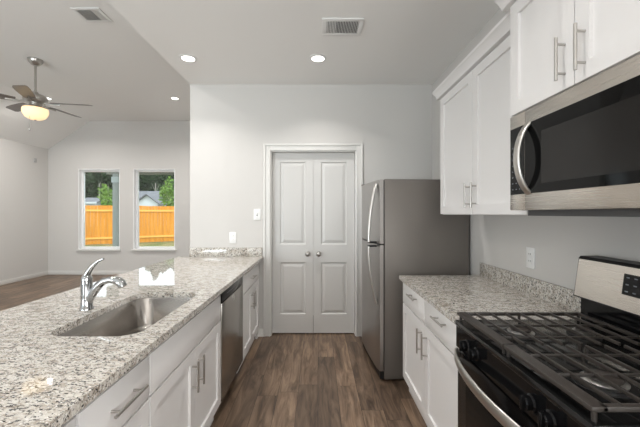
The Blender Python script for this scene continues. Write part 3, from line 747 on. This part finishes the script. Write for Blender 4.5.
# backguard: black riser, leaning stainless panel with dark edge, key panel
B(1.185, 1.262, R0, R1, .893, 1.005).build('riser', M['black'], rg)
def panel_pts(y): return [(1.152, y, 1.000), (1.176, y, 1.172), (1.184, y, 1.180), (1.262, y, 1.180), (1.262, y, 1.000)]
bgd = MB(); bgd.prism(panel_pts(R0), (0, R1-R0, 0)); bgo = bgd.build('backguard', M['blackm'], rg)
def lean(z): return 1.152+.024*(z-1.0)/.172
sp_ = MB(); sp_.prism([(lean(1.006)-.004, R0+.007, 1.006), (lean(1.168)-.004, R0+.007, 1.168), (lean(1.168), R0+.007, 1.168), (lean(1.006), R0+.007, 1.006)], (0, R1-R0-.014, 0)); spo = sp_.build('steel_panel', M['steel'], bgo)
kp = MB(); kp.prism([(lean(1.064)-.007, RC-.142, 1.064), (lean(1.142)-.007, RC-.142, 1.142), (lean(1.142)-.003, RC-.142, 1.142), (lean(1.064)-.003, RC-.142, 1.064)], (0, .284, 0)); kpo = kp.build('key_panel', M['black'], bgo)
for i in range(9):
    for j in range(3):
        if 3 <= i <= 5 and j == 2: continue
        z = 1.077+j*.026; y = RC+.124-i*.031; x = lean(z)-.0072
        B(x-.0006, x+.001, y-.006, y+.006, z-.0022, z+.0022).build('key_mark', M['mark'], kpo)
# burners
for (x, y, r) in ((.80, RC+.19, .045), (1.05, RC+.19, .036), (.80, RC-.19, .052), (1.05, RC-.19, .036)):
    bb_ = MB().lathe([(0, .893), (r+.022, .893), (r+.020, .8955), (0, .896)], (x, y, 0)).build('burner_pan', M['blackm'], rg)
    MB().lathe([(0, .896), (r, .896), (r+.003, .905), (r-.004, .910), (0, .910)], (x, y, 0)).build('burner_head', M['alu'], rg)
    MB().lathe([(0, .910), (r-.010, .910), (r-.008, .914), (r-.014, .919), (0, .920)], (x, y, 0)).build('burner_cap', M['iron'], rg)
# two cast iron grates
GX0, GX1, GT = .622, 1.165, .930
for (ya, yb) in ((R0+.012, RC-.004), (RC+.004, R1-.012)):
    g = MB(); hb = .013
    g.box(GX0, GX0+.040, ya, yb, GT-hb, GT, bev=.003); g.box(GX1-.016, GX1, ya, yb, GT-hb, GT, bev=.003)
    outer = ya if ya < RC-.1 else yb
    oy = (outer, outer+.018) if outer == ya else (outer-.018, outer)
    g.box(GX0+.026, GX1-.016, oy[0], oy[1], GT-hb, GT, bev=.003)
    nb = 7
    for k in range(1, nb+1):
        x = GX0+.012+(GX1-GX0-.02)*k/(nb+1)
        g.box(x-.0036, x+.0036, ya+.004, yb-.004, GT-.010, GT+.001, bev=.0015)
    sg = 1 if ya > RC-.1 else -1
    for off in (.075, .20):
        y = RC+sg*off; g.box(GX0+.026, GX1-.016, y-.0034, y+.0034, GT-.011, GT-.002, bev=.002)
    for x in (GX0+.013, GX1-.008, (GX0+GX1)/2):
        for y in (ya+.009, yb-.009): g.tube([(x, y, .893), (x, y, GT-.008)], .006, 8)
    g.build('grate', M['iron'], rg)

# ------------------------------------------------------------------ over-the-range microwave
MX = .8645; M0, M1, MZ0, MZ1 = .737, 1.486, 1.384, 1.800
mw = thing('microwave', 'stainless over-the-range microwave with black glass door', 'microwave', (1.07, (M0+M1)/2, MZ0))
B(MX+.022, XR-.002, M0+.002, M1-.002, MZ0, MZ1, bev=.003).build('body', M['blackm'], mw)
B(MX+.055, XR-.004, M0+.02, M1-.04, MZ0-.024, MZ0).build('vent_base', simple('dark_vent_plate', (.09, .09, .09), .5), mw)
sy = 1.379
cl = B(MX, MX+.022, sy+.001, M1, MZ0, MZ1, bev=.003).build('control_column', M['steel'], mw)
cpl = B(MX-.0015, MX, sy+.004, M1-.006, 1.452, 1.742).build('control_panel', M['black'], cl)
for i in range(3):
    for j in range(8):
        y = M1-.024-i*.026; z = 1.475+j*.026
        B(MX-.0021, MX-.0015, y-.004, y+.004, z-.0022, z+.0022).build('key_mark', M['mark'], cpl)
mdr = B(MX, MX+.022, M0, sy-.001, MZ0, MZ1, bev=.003).build('door', M['steel'], mw)
B(MX-.0015, MX, M0+.03, sy-.001, 1.452, 1.742).build('black_glass', M['glass'], mdr)
B(MX-.0025, MX-.0015, M0+.08, sy-.105, 1.487, 1.690).build('window', M['mglass'], mdr)
m = MB(); N = 14; pts = []
for k in range(N+1):
    u = k/N; z = 1.452+u*.290; e = 1-(2*u-1)**2
    pts.append((MX+.004-.052*e**.8, sy-.022, z))
m.tube(pts, .009, 16, ry=.019, up=(1, 0, 0)); m.build('handle', M['handle'], mdr)
